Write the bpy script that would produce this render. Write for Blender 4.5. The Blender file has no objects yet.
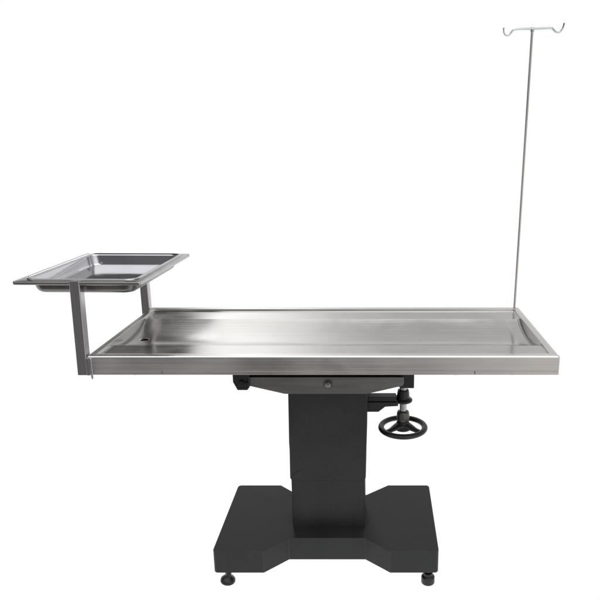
import bpy, bmesh, math, random
from mathutils import Vector, Matrix
random.seed(4)
S = bpy.context.scene
COL = S.collection
PI = math.pi

# ------------------------------------------------------------------ materials
def new_mat(name):
    m = bpy.data.materials.new(name); m.use_nodes = True
    nt = m.node_tree
    return m, nt, nt.nodes["Principled BSDF"]

def steel(name, base=(.62, .605, .59), rough=.28, brush=(3, 260, 260), bump=.12, stain=.10, rvar=.10, aniso=0.0, smudge=0.0):
    m, nt, p = new_mat(name)
    N, L = nt.nodes, nt.links
    p.inputs["Metallic"].default_value = 1
    tc = N.new("ShaderNodeTexCoord")
    mp = N.new("ShaderNodeMapping"); mp.inputs["Scale"].default_value = brush
    L.new(tc.outputs["Object"], mp.inputs[0])
    n1 = N.new("ShaderNodeTexNoise"); n1.inputs["Scale"].default_value = 1; n1.inputs["Detail"].default_value = 4
    L.new(mp.outputs[0], n1.inputs["Vector"])
    n2 = N.new("ShaderNodeTexNoise"); n2.inputs["Scale"].default_value = 5; n2.inputs["Detail"].default_value = 5
    n2.inputs["Distortion"].default_value = .6
    L.new(tc.outputs["Object"], n2.inputs["Vector"])
    # roughness = rough + brushed variation + smudges
    a = N.new("ShaderNodeMapRange"); a.inputs[1].default_value = .3; a.inputs[2].default_value = .7
    a.inputs[3].default_value = rough - rvar * .5; a.inputs[4].default_value = rough + rvar * .5
    L.new(n1.outputs[0], a.inputs[0])
    b = N.new("ShaderNodeMapRange"); b.inputs[1].default_value = .35; b.inputs[2].default_value = .7
    b.inputs[3].default_value = -rvar * .3; b.inputs[4].default_value = rvar * .6
    L.new(n2.outputs[0], b.inputs[0])
    s = N.new("ShaderNodeMath"); s.operation = 'ADD'; L.new(a.outputs[0], s.inputs[0]); L.new(b.outputs[0], s.inputs[1]); b.inputs[3].default_value -= smudge * .2; b.inputs[4].default_value += smudge
    L.new(s.outputs[0], p.inputs["Roughness"])
    # colour
    mx = N.new("ShaderNodeMix"); mx.data_type = 'RGBA'
    mx.inputs[6].default_value = (*[c * (1 - stain) for c in base], 1)
    mx.inputs[7].default_value = (*[min(1, c * (1 + stain * .6)) for c in base], 1)
    av = N.new("ShaderNodeMath"); av.operation = 'MULTIPLY_ADD'; av.inputs[1].default_value = .5
    hl = N.new("ShaderNodeMath"); hl.operation = 'MULTIPLY'; hl.inputs[1].default_value = .5
    L.new(n2.outputs[0], hl.inputs[0]); L.new(n1.outputs[0], av.inputs[0]); L.new(hl.outputs[0], av.inputs[2])
    cr = N.new("ShaderNodeMapRange"); cr.inputs[1].default_value = .35; cr.inputs[2].default_value = .65
    L.new(av.outputs[0], cr.inputs[0]); L.new(cr.outputs[0], mx.inputs[0])
    L.new(mx.outputs[2], p.inputs["Base Color"])
    bp = N.new("ShaderNodeBump"); bp.inputs["Strength"].default_value = bump; bp.inputs["Distance"].default_value = .0006
    L.new(n1.outputs[0], bp.inputs["Height"]); L.new(bp.outputs[0], p.inputs["Normal"])
    if aniso:
        tg = N.new("ShaderNodeTangent"); tg.direction_type = 'UV_MAP'; tg.uv_map = "brush"
        p.inputs["Anisotropic"].default_value = aniso; p.inputs["Anisotropic Rotation"].default_value = .25
        L.new(tg.outputs[0], p.inputs["Tangent"])
    return m

def brush_uv(o, ax=0, ay=1):
    """a uv map whose u axis runs along the brushing of the sheet"""
    me = o.data; uv = me.uv_layers.new(name="brush")
    for lp in me.loops:
        c = me.vertices[lp.vertex_index].co
        uv.data[lp.index].uv = (c[ax], c[ay] + .37 * c[3 - ax - ay])

def paint(name, col=(.03, .03, .031), rough=.5, spec=.35, scale=900, bump=.25):
    m, nt, p = new_mat(name)
    N, L = nt.nodes, nt.links
    tc = N.new("ShaderNodeTexCoord")
    n1 = N.new("ShaderNodeTexNoise"); n1.inputs["Scale"].default_value = scale; n1.inputs["Detail"].default_value = 3
    n2 = N.new("ShaderNodeTexNoise"); n2.inputs["Scale"].default_value = 9; n2.inputs["Detail"].default_value = 6
    for n in (n1, n2): L.new(tc.outputs["Object"], n.inputs["Vector"])
    av = N.new("ShaderNodeMath"); av.operation = 'MULTIPLY_ADD'; av.inputs[1].default_value = .6
    hl = N.new("ShaderNodeMath"); hl.operation = 'MULTIPLY'; hl.inputs[1].default_value = .4
    L.new(n2.outputs[0], hl.inputs[0]); L.new(n1.outputs[0], av.inputs[0]); L.new(hl.outputs[0], av.inputs[2])
    cr = N.new("ShaderNodeMapRange"); cr.inputs[1].default_value = .35; cr.inputs[2].default_value = .65
    L.new(av.outputs[0], cr.inputs[0])
    mx = N.new("ShaderNodeMix"); mx.data_type = 'RGBA'
    mx.inputs[6].default_value = (*[c * .62 for c in col], 1); mx.inputs[7].default_value = (*[c * 1.5 for c in col], 1)
    L.new(cr.outputs[0], mx.inputs[0]); L.new(mx.outputs[2], p.inputs["Base Color"])
    r = N.new("ShaderNodeMapRange"); r.inputs[3].default_value = rough - .08; r.inputs[4].default_value = rough + .1
    L.new(n2.outputs[0], r.inputs[0]); L.new(r.outputs[0], p.inputs["Roughness"])
    p.inputs["Specular IOR Level"].default_value = spec
    bp = N.new("ShaderNodeBump"); bp.inputs["Strength"].default_value = bump; bp.inputs["Distance"].default_value = .0005
    L.new(n1.outputs[0], bp.inputs["Height"]); L.new(bp.outputs[0], p.inputs["Normal"])
    return m

M_TOP = steel("brushed_steel_top", rough=.15, rvar=.05, bump=.03, stain=.09, aniso=.6, brush=(1.5, 260, 260), smudge=.07)
M_SKIRT = steel("brushed_steel_skirt", base=(.56, .53, .505), rough=.36, rvar=.08, brush=(2, 320, 320), bump=.04, stain=.11, smudge=.06, aniso=.7)
M_END = steel("end_wall_steel", base=(.66, .65, .64), rough=.26, rvar=.08, brush=(4, 3, 200), bump=.05, stain=.08)
M_RIM = steel("rim_steel", base=(.74, .73, .72), rough=.24, rvar=.06, brush=(3, 320, 320), bump=.05, stain=.05)
M_POST = steel("dull_steel_tube", base=(.53, .495, .505), rough=.22, brush=(300, 300, 5), bump=.12, stain=.12)
M_FRAME = steel("tray_frame_steel", base=(.47, .465, .46), rough=.24, rvar=.05, brush=(12, 12, 12), bump=.01, stain=.10)
M_PAN = steel("polished_pan_steel", base=(.58, .58, .60), rough=.08, rvar=.05, brush=(18, 34, 34), bump=.22, stain=.05)
M_PANOUT = steel("pan_outside_steel", base=(.20, .19, .185), rough=.22, rvar=.1, brush=(20, 20, 20), bump=.02, stain=.2)  # darker base colour stands in for a dim floor reflection
M_POLE = steel("pole_steel", base=(.60, .57, .55), rough=.3, brush=(200, 200, 4), bump=.05)
M_HOOK = steel("hook_chrome", base=(.62, .66, .65), rough=.15, brush=(60, 60, 60), bump=.03)
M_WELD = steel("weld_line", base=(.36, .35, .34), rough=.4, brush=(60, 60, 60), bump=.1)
M_SADDLE = steel("saddle_steel", base=(.23, .22, .21), rough=.40, brush=(6, 80, 80), bump=.06, stain=.08)
M_SHAFT = steel("shaft_steel", base=(.45, .44, .43), rough=.3, brush=(40, 40, 300), bump=.1)
M_HUB = steel("hub_steel", base=(.15, .143, .137), rough=.42, brush=(60, 60, 60), bump=.06)
M_PAINT = paint("charcoal_powder_coat", (.0185, .0192, .0200), scale=420, bump=.35)
M_COLP = paint("column_powder_coat", (.0235, .023, .0227), rough=.55, scale=420, bump=.4)
M_EDGELIT = paint("paint_edge_highlight", (.027, .0275, .028), scale=420, bump=.3)  # edge highlight put into the colour of the base bevels
M_BLACK = paint("black_cast_iron", (.012, .012, .012), rough=.38, spec=.5, scale=300, bump=.15)
M_RUBBER = paint("black_rubber_foot", (.006, .006, .006), rough=.35, spec=.5, scale=300, bump=.1)
M_HOLE = paint("drain_inside", (.01, .008, .007), rough=.6, spec=.2, scale=100, bump=.05)

# ------------------------------------------------------------------ mesh helpers
def obj(name, bm, mat, parent=None, bevel=0, seg=3, smooth=True, angle=35):
    me = bpy.data.meshes.new(name)
    bmesh.ops.recalc_face_normals(bm, faces=bm.faces)
    bm.to_mesh(me); bm.free()
    me.materials.append(mat)
    o = bpy.data.objects.new(name, me); COL.objects.link(o)
    if parent: o.parent = parent
    if smooth:
        for p in me.polygons: p.use_smooth = True
    if bevel:
        b = o.modifiers.new("bevel", 'BEVEL'); b.width = bevel; b.segments = seg
        b.limit_method = 'ANGLE'; b.angle_limit = math.radians(30); b.harden_normals = False
    if smooth:
        w = o.modifiers.new("wn", 'WEIGHTED_NORMAL'); w.keep_sharp = True
        me.set_sharp_from_angle(angle=math.radians(angle))
    return o

def box(bm, x0, x1, y0, y1, z0, z1):
    v = [bm.verts.new((x, y, z)) for z in (z0, z1) for y in (y0, y1) for x in (x0, x1)]
    for f in ((0, 1, 3, 2), (4, 5, 7, 6), (0, 1, 5, 4), (2, 3, 7, 6), (0, 2, 6, 4), (1, 3, 7, 5)):
        bm.faces.new([v[i] for i in f])

def prism(bm, pts, a0, a1, axis='y'):
    """outline pts extruded between a0 and a1 along an axis; pts are the two other coordinates in order"""
    def mk(p, a):
        if axis == 'y': return (p[0], a, p[1])
        if axis == 'z': return (p[0], p[1], a)
        return (a, p[0], p[1])
    A = [bm.verts.new(mk(p, a0)) for p in pts]; B = [bm.verts.new(mk(p, a1)) for p in pts]
    bm.faces.new(A); bm.faces.new(B[::-1])
    for i in range(len(pts)):
        j = (i + 1) % len(pts); bm.faces.new((A[i], A[j], B[j], B[i]))

def lathe(bm, prof, cx, cy, n=40, close=True):
    rings = []
    for r, z in prof:
        rings.append([bm.verts.new((cx + r * math.cos(2 * PI * k / n), cy + r * math.sin(2 * PI * k / n), z)) for k in range(n)])
    for a, b in zip(rings, rings[1:]):
        for k in range(n):
            bm.faces.new((a[k], a[(k + 1) % n], b[(k + 1) % n], b[k]))
    if close:
        bm.faces.new(rings[0]); bm.faces.new(rings[-1][::-1])

def tube(bm, pts, r, n=14, sx=1, ry=None):
    """tube along a polyline; r may be a list"""
    pts = [Vector(p) for p in pts]
    rs = r if isinstance(r, (list, tuple)) else [r] * len(pts)
    rings = []; up = Vector((0, 1, 0))
    for i, p in enumerate(pts):
        t = (pts[min(i + 1, len(pts) - 1)] - pts[max(i - 1, 0)]).normalized()
        u = up if abs(t.dot(up)) < .95 else Vector((1, 0, 0))
        a = (u - t * u.dot(t)).normalized(); b = t.cross(a)
        rings.append([bm.verts.new(p + a * math.cos(2 * PI * k / n) * rs[i] * sx + b * math.sin(2 * PI * k / n) * rs[i]) for k in range(n)])
    for a, b in zip(rings, rings[1:]):
        for k in range(n): bm.faces.new((a[k], a[(k + 1) % n], b[(k + 1) % n], b[k]))
    bm.faces.new(rings[0]); bm.faces.new(rings[-1][::-1])

def smooth_path(P, n=6):
    P = [Vector(p) for p in P]; out = []
    for i in range(len(P) - 1):
        p0, p1, p2, p3 = P[max(i - 1, 0)], P[i], P[i + 1], P[min(i + 2, len(P) - 1)]
        for k in range(n):
            t = k / n
            out.append(.5 * ((2 * p1) + (-p0 + p2) * t + (2 * p0 - 5 * p1 + 4 * p2 - p3) * t * t + (-p0 + 3 * p1 - 3 * p2 + p3) * t ** 3))
    out.append(P[-1]); return out

def rrect(x0, x1, y0, y1, r, n=6):
    out = []
    for cx, cy, a in ((x1 - r, y1 - r, 0), (x0 + r, y1 - r, PI / 2), (x0 + r, y0 + r, PI), (x1 - r, y0 + r, 1.5 * PI)):
        for k in range(n + 1):
            t = a + PI / 2 * k / n
            out.append((cx + r * math.cos(t), cy + r * math.sin(t)))
    return out

def loops(bm, rings, cap0=False, cap1=False):
    R = [[bm.verts.new(p) for p in ring] for ring in rings]
    for a, b in zip(R, R[1:]):
        for k in range(len(a)): bm.faces.new((a[k], a[(k + 1) % len(a)], b[(k + 1) % len(a)], b[k]))
    if cap0: bm.faces.new(R[0])
    if cap1: bm.faces.new(R[-1][::-1])

# ------------------------------------------------------------------ the table
table = bpy.data.objects.new("operating_table", None); COL.objects.link(table)
table['label'] = "stainless steel operating table on charcoal column and base, with tall drip pole and black handwheel"
table['category'] = "operating table"

X0, X1, Y0, Y1, ZT = -.650, .675, -.267, .265, .813      # outer edges and rim height
IX0, IX1, IY0, IY1 = -.627, .650, -.243, .236            # inner edges of the rim
ZL = ZT - .008                                          # side ledges
TY0, TY1, TD = -.150, .136, .028                        # trough
def zf(y):
    if y >= TY1: return ZL + (y - TY1) * .015
    if y <= TY0: return ZL
    h = (TY1 - TY0) / 2; c = (TY0 + TY1) / 2
    u = (y - c) / h
    return ZL - TD * (1 - abs(u) ** 2.4)

bm = bmesh.new()
HX, HY = -.583, -.002                                   # drain
hs = .026
ys = [IY0, -.20, TY0 - .0015, TY0] + [TY0 + (TY1 - TY0) * k / 26 for k in range(1, 26)] + [TY1, TY1 + .0015, .19, IY1]
ys = sorted([y for y in ys if abs(y - HY) > hs + .003] + [HY - hs + 2 * hs * k / 6 for k in range(7)])
xs = [IX0, IX0 + .01] + [HX - hs + 2 * hs * k / 6 for k in range(7)] + [-.5 + 1.13 * k / 24 for k in range(25)] + [IX1]
xs = sorted(xs)
def wob(x, y):                                          # the sheet is not perfectly flat
    e = min(1, (x - IX0) / .06, (IX1 - x) / .06, (y - IY0) / .03, (IY1 - y) / .03)
    return max(0, e) * .0005 * (math.sin(x * 9 + 1.3) * math.cos(y * 14) + .6 * math.sin(x * 23 + y * 17))
V = {}
for i, x in enumerate(xs):
    for j, y in enumerate(ys): V[i, j] = bm.verts.new((x, y, zf(y) + wob(x, y)))
hi0 = min(i for i, x in enumerate(xs) if x >= HX - hs - 1e-6); hi1 = max(i for i, x in enumerate(xs) if x <= HX + hs + 1e-6)
hj0 = min(j for j, y in enumerate(ys) if y >= HY - hs - 1e-6); hj1 = max(j for j, y in enumerate(ys) if y <= HY + hs + 1e-6)
for i in range(len(xs) - 1):
    for j in range(len(ys) - 1):
        if hi0 <= i < hi1 and hj0 <= j < hj1: continue
        bm.faces.new((V[i, j], V[i + 1, j], V[i + 1, j + 1], V[i, j + 1]))
ring = [(i, hj0) for i in range(hi0, hi1)] + [(hi1, j) for j in range(hj0, hj1)] + [(i, hj1) for i in range(hi1, hi0, -1)] + [(hi0, j) for j in range(hj1, hj0, -1)]
hr = .0125
outer = [V[k] for k in ring]
def circ(r, dz):
    out = []
    for v in outer:
        d = Vector((v.co.x - HX, v.co.y - HY)); d.normalize()
        out.append(bm.verts.new((HX + d.x * r, HY + d.y * r, zf(HY + d.y * r) + dz)))
    return out
prev = outer
for c in (circ(hr + .004, -.0002), circ(hr, -.0022), circ(hr - .0005, -.010)):
    for k in range(len(c)): bm.faces.new((prev[k], prev[(k + 1) % len(c)], c[(k + 1) % len(c)], c[k]))
    prev = c
# inner walls up to the rim (they follow the trough at both ends)
def wall(seq, top, mi=0):
    T = [bm.verts.new(top(v.co)) for v in seq]
    for k in range(len(seq) - 1):
        bm.faces.new((seq[k], seq[k + 1], T[k + 1], T[k])).material_index = mi
nx, ny = len(xs), len(ys)
lo = .0012
wall([V[0, j] for j in range(ny)], lambda c: (c.x - lo, c.y, ZT - .001), 1)
wall([V[nx - 1, j] for j in range(ny)], lambda c: (c.x + lo, c.y, ZT - .001), 1)
wall([V[i, 0] for i in range(nx)], lambda c: (c.x, c.y - lo, ZT - .001))
wall([V[i, ny - 1] for i in range(nx)], lambda c: (c.x, c.y + lo, ZT - .001))
top = obj("tabletop", bm, M_TOP, table, smooth=True, angle=14); brush_uv(top); top.data.materials.append(M_END)

# rim: one folded frame with rounded outer edge, running down into the skirt
def ringpts(inset, z, r):
    r = max(r, .0008)
    return [(x, y, z) for x, y in rrect(X0 + inset, X1 - inset, Y0 + inset, Y1 - inset, r, 5)]
bm = bmesh.new()
def ring_in(z, g=0):
    # inner loop with as many points as the outer one
    return [(x, y, z) for x, y in rrect(IX0 - lo - g, IX1 + lo + g, IY0 - lo - g, IY1 + lo + g, .0008, 5)]
rr = []
rr.append(ring_in(ZT - .004)); rr.append(ring_in(ZT - .0008)); rr.append(ring_in(ZT, .0008))
for a in range(0, 6):
    t = PI / 2 * a / 5; R = .0065
    rr.append(ringpts(R * (1 - math.sin(t)), ZT - R * (1 - math.cos(t)), .006))
loops(bm, rr); rr = [rr[-1]]
brush_uv(obj("rim", bm, M_RIM, table, angle=50)); bm = bmesh.new()
rr.append(ringpts(0, ZT - .0445, .006)); rr.append(ringpts(.0015, ZT - .0458, .006))
rr.append(ringpts(.012, ZT - .0458, .006))
loops(bm, rr)
brush_uv(obj("skirt", bm, M_SKIRT, table, angle=50))
# lower channel below the skirt, in three lengths with open joints
bm = bmesh.new()
zb0, zb1 = ZT - .0565, ZT - .0462
for a, b in ((X0 + .0012, -.443), (-.4415, .437), (.4385, X1 - .0012)):
    box(bm, a, b, Y0 + .0012, Y0 + .016, zb0, zb1)
    box(bm, a, b, Y1 - .016, Y1 - .0012, zb0, zb1)
box(bm, X0 + .0012, X0 + .016, Y0 + .017, Y1 - .017, zb0, zb1)
box(bm, X1 - .016, X1 - .0012, Y0 + .017, Y1 - .017, zb0, zb1)
brush_uv(obj("skirt_channel", bm, M_SKIRT, table, bevel=.0008, seg=2))
for xj in (-.44225, .43775):
    bm = bmesh.new(); box(bm, xj - .01, xj + .01, Y0 + .0022, Y0 + .0034, zb0 + .0005, zb1 - .0005)
    obj("joint_strip", bm, M_HOLE, table)
# weld lines where the trough meets the two end walls
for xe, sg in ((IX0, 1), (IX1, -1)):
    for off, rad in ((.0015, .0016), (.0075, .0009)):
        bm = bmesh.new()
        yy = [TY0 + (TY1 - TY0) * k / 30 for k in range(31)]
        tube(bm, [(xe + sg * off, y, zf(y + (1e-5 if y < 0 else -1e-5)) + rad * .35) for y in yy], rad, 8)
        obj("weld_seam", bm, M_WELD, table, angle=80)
bm = bmesh.new(); box(bm, X0 + .0165, X1 - .0165, Y0 + .0165, Y1 - .0165, ZT - .0545, ZT - .051)
obj("underside_panel", bm, M_SADDLE, table)
for x in (.385, .545, -.52):
    bm = bmesh.new(); lathe(bm, [(.0045, zb0 - .0025), (.0052, zb0 - .0015), (.0052, zb0 + .001)], x, Y0 + .011, 14)
    obj("screw", bm, M_SHAFT, table)
bm = bmesh.new()
lathe(bm, [(hr - .0012, ZL - TD - .0022), (hr - .0012, ZL - TD - .045)], HX, HY, 24, close=False)
lathe(bm, [(hr - .0014, ZL - TD - .013), (.0005, ZL - TD - .013)], HX, HY, 24, close=False)
obj("drain_pipe", bm, M_HOLE, table)

# ------------------------------------------------------------------ sub frame, saddle, clamps
bm = bmesh.new()
for y in (-.062, .042):
    box(bm, -.235, .235, y, y + .02, .6775, ZT - .0548)
obj("support_rail", bm, M_BLACK, table, bevel=.0015, seg=2)
for s in (-1, 1):
    bm = bmesh.new()
    if s < 0: prism(bm, [(-.287, .700), (-.287, .664), (-.274, .637), (-.243, .637), (-.236, .6465), (-.236, .700)], -.088, .07, 'y')
    else: prism(bm, [(.231, .700), (.231, .6385), (.238, .632), (.281, .632), (.281, .700)], -.060, .07, 'y')
    obj("end_block", bm, M_BLACK, table, bevel=.002, seg=2)
bm = bmesh.new()      # socket nut on the left block
for cx, cz, r in ((-.259, .6615, .0095), (-.242, .6605, .0065)):
    A = [(cx + r * math.cos(2 * PI * k / 6), cz + r * math.sin(2 * PI * k / 6)) for k in range(6)]
    prism(bm, A, -.094, -.088, 'y')
obj("clamp_nut", bm, M_RUBBER, table, bevel=.001, seg=2)
out = [(-.128, .621), (.132, .621), (.243, .648), (.247, .657), (.247, .677), (-.243, .677), (-.243, .657), (-.239, .648)]
for y in (-.0790, .0750):
    bm = bmesh.new(); prism(bm, out, y, y + .004, 'y')
    s = obj("saddle_plate", bm, M_SADDLE, table, bevel=.001, seg=2)
bm = bmesh.new(); box(bm, -.24, .24, -.0745, .0745, .668, .6765)
obj("saddle_top", bm, M_SADDLE, table)
bm = bmesh.new()
def disc(r, y0, y1, cx=.0095, cz=.6535, n=28, rot=0):
    prism(bm, [(cx + r * math.cos(2 * PI * k / n + rot), cz + r * math.sin(2 * PI * k / n + rot)) for k in range(n)], y0, y1, 'y')
disc(.0150, -.0815, -.0792)
b = obj("pivot_bolt", bm, M_HUB, table, bevel=.0006, seg=2)
bm = bmesh.new(); disc(.0100, -.0885, -.0817, n=6, rot=.3); disc(.0052, -.0915, -.0887)
obj("bolt_head", bm, M_SHAFT, b, bevel=.001, seg=2)

# ------------------------------------------------------------------ column: three telescoping covers
def cover(hw, hd, z0, z1, ch, mat=M_COLP):
    bm = bmesh.new()
    rings = []
    for z, g in ((z0, ch), (z0 + ch * 1.6, 0), (z1, 0)):
        rings.append([(x, y, z) for x, y in rrect(-hw + g, hw - g, -hd + g * .5, hd - g * .5, .004, 4)])
    loops(bm, rings, True, True)
    return obj("column_cover", bm, mat, table, bevel=0, angle=60)
CX = .002
def outer_cover():
    bm = bmesh.new()
    rg = [[(x, y, z) for x, y in rrect(-hw, hw, -hd, hd, .004, 4)] for z, hw, hd in
          ((.314, .1212, .0690), (.3215, .1243, .0708), (.424, .1246, .0710), (.446, .1256, .0722), (.6675, .1258, .0722))]
    rg = [[(x + (z - .314) * .017, y, z) for x, y, z in q] for q in rg]
    loops(bm, rg, True, True)
    return obj("column_cover", bm, M_COLP, table, angle=60)
for o in (outer_cover(), cover(.1208, .0670, .139, .33, 0)):
    o.location.x = CX
bm = bmesh.new()
tube(bm, smooth_path([(-.116, -.0710, .331), (-.109, -.0712, .335), (-.103, -.0712, .343), (-.094, -.0712, .346), (-.086, -.0712, .350)], 4), [.0002] + [.0007] * 15 + [.0002], 6)
obj("scratch", bm, M_RUBBER, table)
# ------------------------------------------------------------------ base
bx0, bx1, by0, by1 = -.357, .359, -.197, .197
n0, n1, ny_ = -.197, .205, .066
wx = .125
o_ = [(bx0, by0), (n0, by0), (-wx, by0 + ny_), (wx, by0 + ny_), (n1, by0), (bx1, by0),
      (bx1, by1), (n1, by1), (wx, by1 - ny_), (-wx, by1 - ny_), (n0, by1), (bx0, by1)]
bm = bmesh.new(); prism(bm, o_, .058, .138, 'z')
for v in bm.verts: pass
base = obj("base", bm, M_PAINT, table, bevel=.0022, seg=3)
base.data.materials.append(M_EDGELIT); base.modifiers["bevel"].material = 1
# rounder outer corners
bm = bmesh.new(); bm.from_mesh(base.data)
es = [e for e in bm.edges if abs(e.verts[0].co.z - e.verts[1].co.z) > .05 and abs(e.verts[0].co.x) > .3]
bmesh.ops.bevel(bm, geom=es, offset=.012, segments=5, profile=.5, affect='EDGES')
bm.to_mesh(base.data); bm.free()
for p in base.data.polygons: p.use_smooth = True
base.data.set_sharp_from_angle(angle=math.radians(35))
def foot(x, y, tilt):
    bm = bmesh.new()
    lathe(bm, [(.0230, .0), (.0240, .0015), (.0235, .008), (.0190, .0135), (.0125, .019), (.0090, .025), (.0085, .036)], 0, 0, 28)
    if tilt: bmesh.ops.transform(bm, matrix=Matrix.Rotation(tilt, 4, 'Y'), verts=bm.verts)
    o = obj("levelling_foot", bm, M_RUBBER, table, angle=50); o.location = (x, y, .0035 if tilt else 0)
    bm = bmesh.new(); lathe(bm, [(.0065, .024), (.0065, .060)], 0, 0, 16)
    s_ = obj("threaded_stem", bm, M_HUB, o)
    return o
foot(-.323, -.165, math.radians(9)); foot(-.322, .162, 0); foot(.326, .162, 0)
bm = bmesh.new()
lathe(bm, [(.0205, 0), (.0218, .0015), (.0218, .021), (.0200, .024), (.0150, .027), (.0150, .037)], 0, 0, 28)
f = obj("levelling_foot", bm, M_RUBBER, table, angle=50); f.location = (.329, -.165, 0)
bm = bmesh.new(); lathe(bm, [(.0065, .030), (.0065, .060)], 0, 0, 16); obj("threaded_stem", bm, M_HUB, f)

# ------------------------------------------------------------------ height crank on the right
SX, SY = .2495, 0.0
bm = bmesh.new(); lathe(bm, [(.0115, .486), (.0115, .590)], SX, SY, 28); lathe(bm, [(.0125, .598), (.0125, .6318)], SX, SY, 28)
obj("crank_shaft", bm, M_SHAFT, table)
bm = bmesh.new()
lathe(bm, [(.027, .5625), (.0300, .5645), (.0305, .5690), (.0285, .5715), (.0225, .5745), (.0205, .580), (.0195, .596), (.0175, .603), (.013, .6045)], SX, SY, 36)
obj("shaft_collar", bm, M_BLACK, table, angle=50)
bm = bmesh.new(); box(bm, .1265, .226, -.030, .008, .5735, .5885); 
obj("crank_arm", bm, M_BLACK, table, bevel=.0015, seg=2)
bm = bmesh.new()
prism(bm, [(.1265, .5732), (.1265, .539), (.168, .539), (.190, .557), (.232, .5595), (.232, .5732)], -.034, .030, 'y')
obj("arm_gusset", bm, M_BLACK, table, bevel=.002, seg=2)
WZ = .470
bm = bmesh.new()
lathe(bm, [(.013, .5300), (.0185, .5270), (.0205, .521), (.0215, .505), (.0195, .4955), (.012, .4945)], SX, SY, 36)
hub = obj("wheel_nut", bm, M_HUB, table, angle=50)
bm = bmesh.new()
R_, r_ = .0725, .0098; NU, NV = 72, 18
ring_ = [[bm.verts.new((SX + (R_ + r_ * math.cos(2 * PI * b / NV)) * math.cos(2 * PI * a / NU), SY + (R_ + r_ * math.cos(2 * PI * b / NV)) * math.sin(2 * PI * a / NU), WZ + .85 * r_ * math.sin(2 * PI * b / NV))) for b in range(NV)] for a in range(NU)]
for a in range(NU):
    for b in range(NV): bm.faces.new((ring_[a][b], ring_[(a + 1) % NU][b], ring_[(a + 1) % NU][(b + 1) % NV], ring_[a][(b + 1) % NV]))
wheel = obj("handwheel", bm, M_BLACK, table, angle=80)
bm = bmesh.new(); lathe(bm, [(.015, .463), (.026, .464), (.0275, .469), (.022, .483), (.0195, .494), (.012, .4943)], SX, SY, 36)
obj("wheel_hub", bm, M_BLACK, wheel, angle=50)
for ang in (90, 215, 325):
    a = math.radians(ang); bm = bmesh.new()
    P = [(SX + math.cos(a) * d, SY + math.sin(a) * d, z) for d, z in ((.012, .480), (.030, .477), (.050, .472), (.070, .470))]
    up = Vector((0, 0, 1)); side = Vector((-math.sin(a), math.cos(a), 0)); rings = []
    for (p, w, h) in zip(P, (.021, .0155, .0105, .0095), (.010, .008, .006, .0055)):
        p = Vector(p); rings.append([tuple(p + side * w * math.cos(2 * PI * k / 16) + up * h * math.sin(2 * PI * k / 16)) for k in range(16)])
    loops(bm, rings, True, True)
    obj("wheel_spoke", bm, M_BLACK, wheel, angle=60)

# ------------------------------------------------------------------ drip pole
PX, PY = .654, .256
bm = bmesh.new(); tube(bm, smooth_path([(PX + .001, PY - .004, ZT - .02), (PX + .003, PY, ZT + .03), (PX + .006, PY, 1.2), (PX + .0105, PY, 1.744)], 8), .0043, 16, ry=None)
pole = obj("drip_pole", bm, M_POLE, table, angle=60)
bm = bmesh.new()
cx, cz = PX + .0105, 1.744
k = 2.05 / 634 / 8
pts = [(55, 112), (54, 135), (60, 156), (75, 168), (92, 169), (108, 158), (122, 138), (142, 125), (200, 119), (285, 116), (370, 110), (440, 106), (456, 112), (472, 128), (492, 138), (512, 136), (530, 118), (540, 92), (544, 70)]
P = [(cx + (a - 287) * k, PY + .0 + .01 * math.sin((a - 287) / 110), cz - (b - 117) * k) for a, b in pts]
P = smooth_path(P, 4)
n = len(P)
rs = [.0026 + .0014 * max(0, 1 - abs(i - n * .56) / (n * .42)) for i in range(n)]
tube(bm, P, rs, 12, sx=1.9)
obj("hook_bar", bm, M_HOOK, pole, angle=70)
bm = bmesh.new(); lathe(bm, [(.0045, cz - .012), (.0062, cz - .010), (.0062, cz + .003), (.004, cz + .006)], cx, PY, 20)
obj("pole_cap", bm, M_HOOK, pole, angle=50)

# ------------------------------------------------------------------ tray holder
TZ = 1.0260
tx0, tx1, ty0, ty1 = -.822, -.471, -.271, .168
def post(b, t, w=.0280, d=.028):
    bm = bmesh.new(); rings = []
    for p in (b, t):
        rings.append([(p[0] + x, p[1] + y, p[2]) for x, y in rrect(0, w, 0, d, .003, 3)])
    loops(bm, rings, True, True)
    return obj("tray_post", bm, M_POST, table, angle=50)
post((-.6785, -.2690, zb0 + .0005), (-.6700, -.2722, TZ + .0006))
post((-.6785, .2450, zb0 + .0005), (-.6765, .2450, TZ - .026))
bm = bmesh.new(); box(bm, -.672, -.655, .1475, .2445, TZ - .038, TZ - .027)
box(bm, -.672, -.655, .1475, .164, TZ - .0268, TZ - .0102)
obj("tray_arm", bm, M_POST, table, bevel=.001, seg=2)
bm = bmesh.new()       # flange between front post and table, with its folded edge
box(bm, -.6515, -.6415, -.2705, -.2678, zb0, ZT - .006)
obj("post_flange", bm, M_POST, table, bevel=.0008, seg=2)
bm = bmesh.new()
prism(bm, [(-.6385, ZT - .0055), (-.6385, zb0 - .006), (-.6365, zb0 - .012), (-.6335, zb0 - .006), (-.6335, ZT - .0055)], -.2735, -.2678, 'y')
obj("flange_edge", bm, M_HOOK, table, bevel=.0008, seg=2)
# frame around the pan: flat bar, open in the middle
fw = .027
bm = bmesh.new()
A = rrect(tx0, tx1, ty0, ty1, .006, 6); B = rrect(tx0 + fw, tx1 - fw, ty0 + fw, ty1 - fw, .026, 6)
def at(P, z, g=0): return [(x, y, z) for x, y in P]
A2 = rrect(tx0 + .002, tx1 - .002, ty0 + .002, ty1 - .002, .005, 6)
loops(bm, [at(B, TZ - .010), at(A2, TZ - .010), at(A, TZ - .008), at(A, TZ - .002), at(A2, TZ), at(B, TZ), at(B, TZ - .010)])
bmesh.ops.remove_doubles(bm, verts=bm.verts, dist=1e-6)
obj("tray_frame", bm, M_FRAME, table, angle=50)

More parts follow.
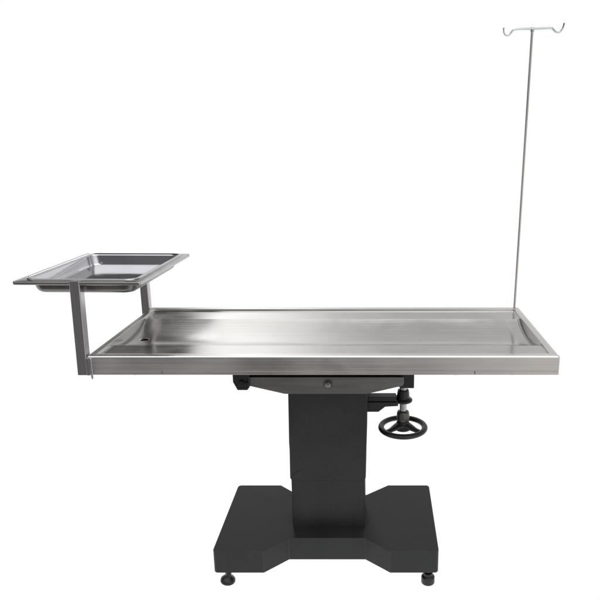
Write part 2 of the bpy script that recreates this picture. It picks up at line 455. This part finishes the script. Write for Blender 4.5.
# the pan itself lifts out
tray = None
def rp(g, z, r): return [(x, y, z) for x, y in rrect(tx0 + fw + g, tx1 - fw - g, ty0 + fw + g, ty1 - fw - g, r, 8)]
bm = bmesh.new()
prof = [(-.0095, TZ + .0006, .032), (-.0100, TZ + .0024, .032), (-.0085, TZ + .0040, .032), (-.0060, TZ + .0042, .030), (-.0045, TZ + .0026, .030), (-.001, TZ + .0022, .026),
        (.0022, TZ + .0012, .026), (.0035, TZ - .002, .026), (.0090, TZ - .026, .026), (.0120, TZ - .0335, .026), (.0180, TZ - .0385, .024), (.027, TZ - .0400, .020), (.06, TZ - .0405, .02)]
inner = [rp(*p) for p in prof]
outerp = [rp(g - (.0012 if z < TZ - .001 else 0), z - .0012, r) for g, z, r in prof]
loops(bm, outerp[::-1] + inner)
R0 = None
bm.verts.ensure_lookup_table()
n = len(inner[0])
bm.faces.new([bm.verts[i] for i in range(n)])                       # outside bottom
bm.faces.new([bm.verts[len(bm.verts) - n + i] for i in range(n)])   # inside bottom
for v_ in bm.verts[len(bm.verts) - 3 * n:]: v_.co.z += .022 * (v_.co.y - ty0 - fw)
for f in bm.faces:
    f.material_index = 0
bm.faces.ensure_lookup_table()
nrow = len(outerp) - 4
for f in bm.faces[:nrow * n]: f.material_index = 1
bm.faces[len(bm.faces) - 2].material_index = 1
tray = obj("instrument_tray", bm, M_PAN, None, angle=60)
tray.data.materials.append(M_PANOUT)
tray['label'] = "shallow polished steel tray with rounded corners sitting in the raised frame at the left end"
tray['category'] = "tray"

TC = Vector(((tx0 + tx1) / 2, (ty0 + ty1) / 2, 0)); RT = Matrix.Translation(TC) @ Matrix.Rotation(math.radians(-1.2), 4, 'Z') @ Matrix.Translation(-TC)
for nm in ("tray_frame", "instrument_tray"): bpy.data.objects[nm].data.transform(RT)

# ------------------------------------------------------------------ setting: self-lit white floor
m, nt, p = new_mat("glowing_floor")
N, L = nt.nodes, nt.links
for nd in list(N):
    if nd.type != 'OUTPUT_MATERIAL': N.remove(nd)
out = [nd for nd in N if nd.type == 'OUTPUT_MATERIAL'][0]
em = N.new("ShaderNodeEmission"); ge = N.new("ShaderNodeNewGeometry"); sp = N.new("ShaderNodeSeparateXYZ")  # the floor emits its own white, so no shadow shows on it
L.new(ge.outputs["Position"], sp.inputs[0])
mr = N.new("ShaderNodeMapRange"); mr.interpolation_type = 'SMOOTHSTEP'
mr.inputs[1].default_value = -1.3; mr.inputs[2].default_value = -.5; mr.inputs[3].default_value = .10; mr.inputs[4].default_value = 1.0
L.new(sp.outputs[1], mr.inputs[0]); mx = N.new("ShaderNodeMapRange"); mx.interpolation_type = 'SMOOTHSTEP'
mx.inputs[1].default_value = .1; mx.inputs[2].default_value = 1.1; mx.inputs[3].default_value = .17; mx.inputs[4].default_value = .75  # glow graded behind the camera, brighter to the right, for the skirt to reflect
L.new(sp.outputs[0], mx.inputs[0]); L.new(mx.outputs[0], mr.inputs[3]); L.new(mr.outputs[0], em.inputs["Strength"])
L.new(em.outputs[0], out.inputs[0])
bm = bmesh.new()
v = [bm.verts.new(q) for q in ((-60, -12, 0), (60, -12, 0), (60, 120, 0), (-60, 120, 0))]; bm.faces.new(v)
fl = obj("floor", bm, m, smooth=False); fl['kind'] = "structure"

# ------------------------------------------------------------------ surroundings
w = bpy.data.worlds.new("World"); S.world = w; w.use_nodes = True
nt = w.node_tree; N, L = nt.nodes, nt.links
bg = N["Background"]
tc = N.new("ShaderNodeTexCoord"); sp = N.new("ShaderNodeSeparateXYZ"); L.new(tc.outputs["Generated"], sp.inputs[0])
def mth(op, a, b=None):
    n = N.new("ShaderNodeMath"); n.operation = op
    for i, q in enumerate((a, b)):
        if q is None: continue
        if isinstance(q, (int, float)): n.inputs[i].default_value = q
        else: L.new(q, n.inputs[i])
    return n.outputs[0]
def sstep(x, a, b, lo=0, hi=1):
    n = N.new("ShaderNodeMapRange"); n.interpolation_type = 'SMOOTHSTEP'
    L.new(x, n.inputs[0]); n.inputs[1].default_value = a; n.inputs[2].default_value = b
    n.inputs[3].default_value = lo; n.inputs[4].default_value = hi
    return n.outputs[0]
def mixf(f, a, b):   # a*(1-f)+b*f
    n = N.new("ShaderNodeMix"); n.data_type = 'FLOAT'
    L.new(f, n.inputs[0])
    for i, q in ((2, a), (3, b)):
        if isinstance(q, (int, float)): n.inputs[i].default_value = q
        else: L.new(q, n.inputs[i])
    return n.outputs[0]
dx, dy, dz = sp.outputs
def ramp(x, lo, hi, pts):
    """piecewise linear curve of x"""
    n = N.new("ShaderNodeFloatCurve"); c = n.mapping.curves[0]
    n.mapping.use_clip = False
    L.new(mth('DIVIDE', mth('SUBTRACT', x, lo), hi - lo), n.inputs["Value"])
    pts = [((a - lo) / (hi - lo), v) for a, v in pts]
    c.points[0].location = pts[0]; c.points[1].location = pts[-1]
    for q in pts[1:-1]: c.points.new(*q)
    for q in c.points: q.handle_type = 'VECTOR'
    n.mapping.update()
    return n.outputs[0]
# far room seen behind the table: dark wall, then an added bright patch shaped for the tabletop's reflection, then a pale wall
edge = mth('SUBTRACT', ramp(dz, 0, 1, [(0, .75), (.22, .76), (.265, .747), (.31, .724), (.34, .720), (.5, .732), (.83, .743), (1, .75)]), 1.0)
lit = mth('SUBTRACT', dx, edge)
pale = ramp(dx, -1, 1, [(-1, 1.), (-.30, 1.8), (-.17, 1.35), (-.06, .74), (.02, .58), (.18, .58), (.34, .70), (.53, .74), (.7, .42), (1, .45)])
dark = ramp(dx, -1, 1, [(-1, .15), (-.5, .10), (-.2, .09), (1, .09)])
back = mixf(sstep(lit, -.006, .006), dark, pale)
fore = ramp(dx, -1, 1, [(-1, .15), (-.45, .15), (-.1, .23), (0, .28), (.12, .45), (.22, .75), (.5, .85), (.8, .55), (1, .45)])
room = mixf(sstep(dy, -.05, .05), fore, back)
zen = mth('MAXIMUM', sstep(dz, .88, .96), mth('MULTIPLY', sstep(dz, .40, .6), sstep(dy, -.05, -.25)))
room = mixf(zen, room, 1.7)
front = sstep(dy, -.05, .25)
lowm = mth('MULTIPLY', mth('MULTIPLY', sstep(dz, .200, .210, 1, 0), front), sstep(dx, .80, .95, 1, 0))
tot = mixf(lowm, room, 1.0)
L.new(tot, bg.inputs[0]); bg.inputs[1].default_value = 1.0

# ------------------------------------------------------------------ camera
cam = bpy.data.cameras.new("camera"); co = bpy.data.objects.new("camera", cam); COL.objects.link(co)
cam.sensor_width = 36; cam.lens = 634 / 600 * 36
cam.shift_x = (300 - 376) / 600; cam.clip_start = .05; cam.clip_end = 500
co.location = (.16, -1.943, 1.40)
co.rotation_euler = (math.radians(90 - 14.25), 0, 0)
S.camera = co
S.view_settings.view_transform = 'Standard'; S.view_settings.look = 'None'; S.view_settings.exposure = 0
S.render.resolution_x = S.render.resolution_y = 1024
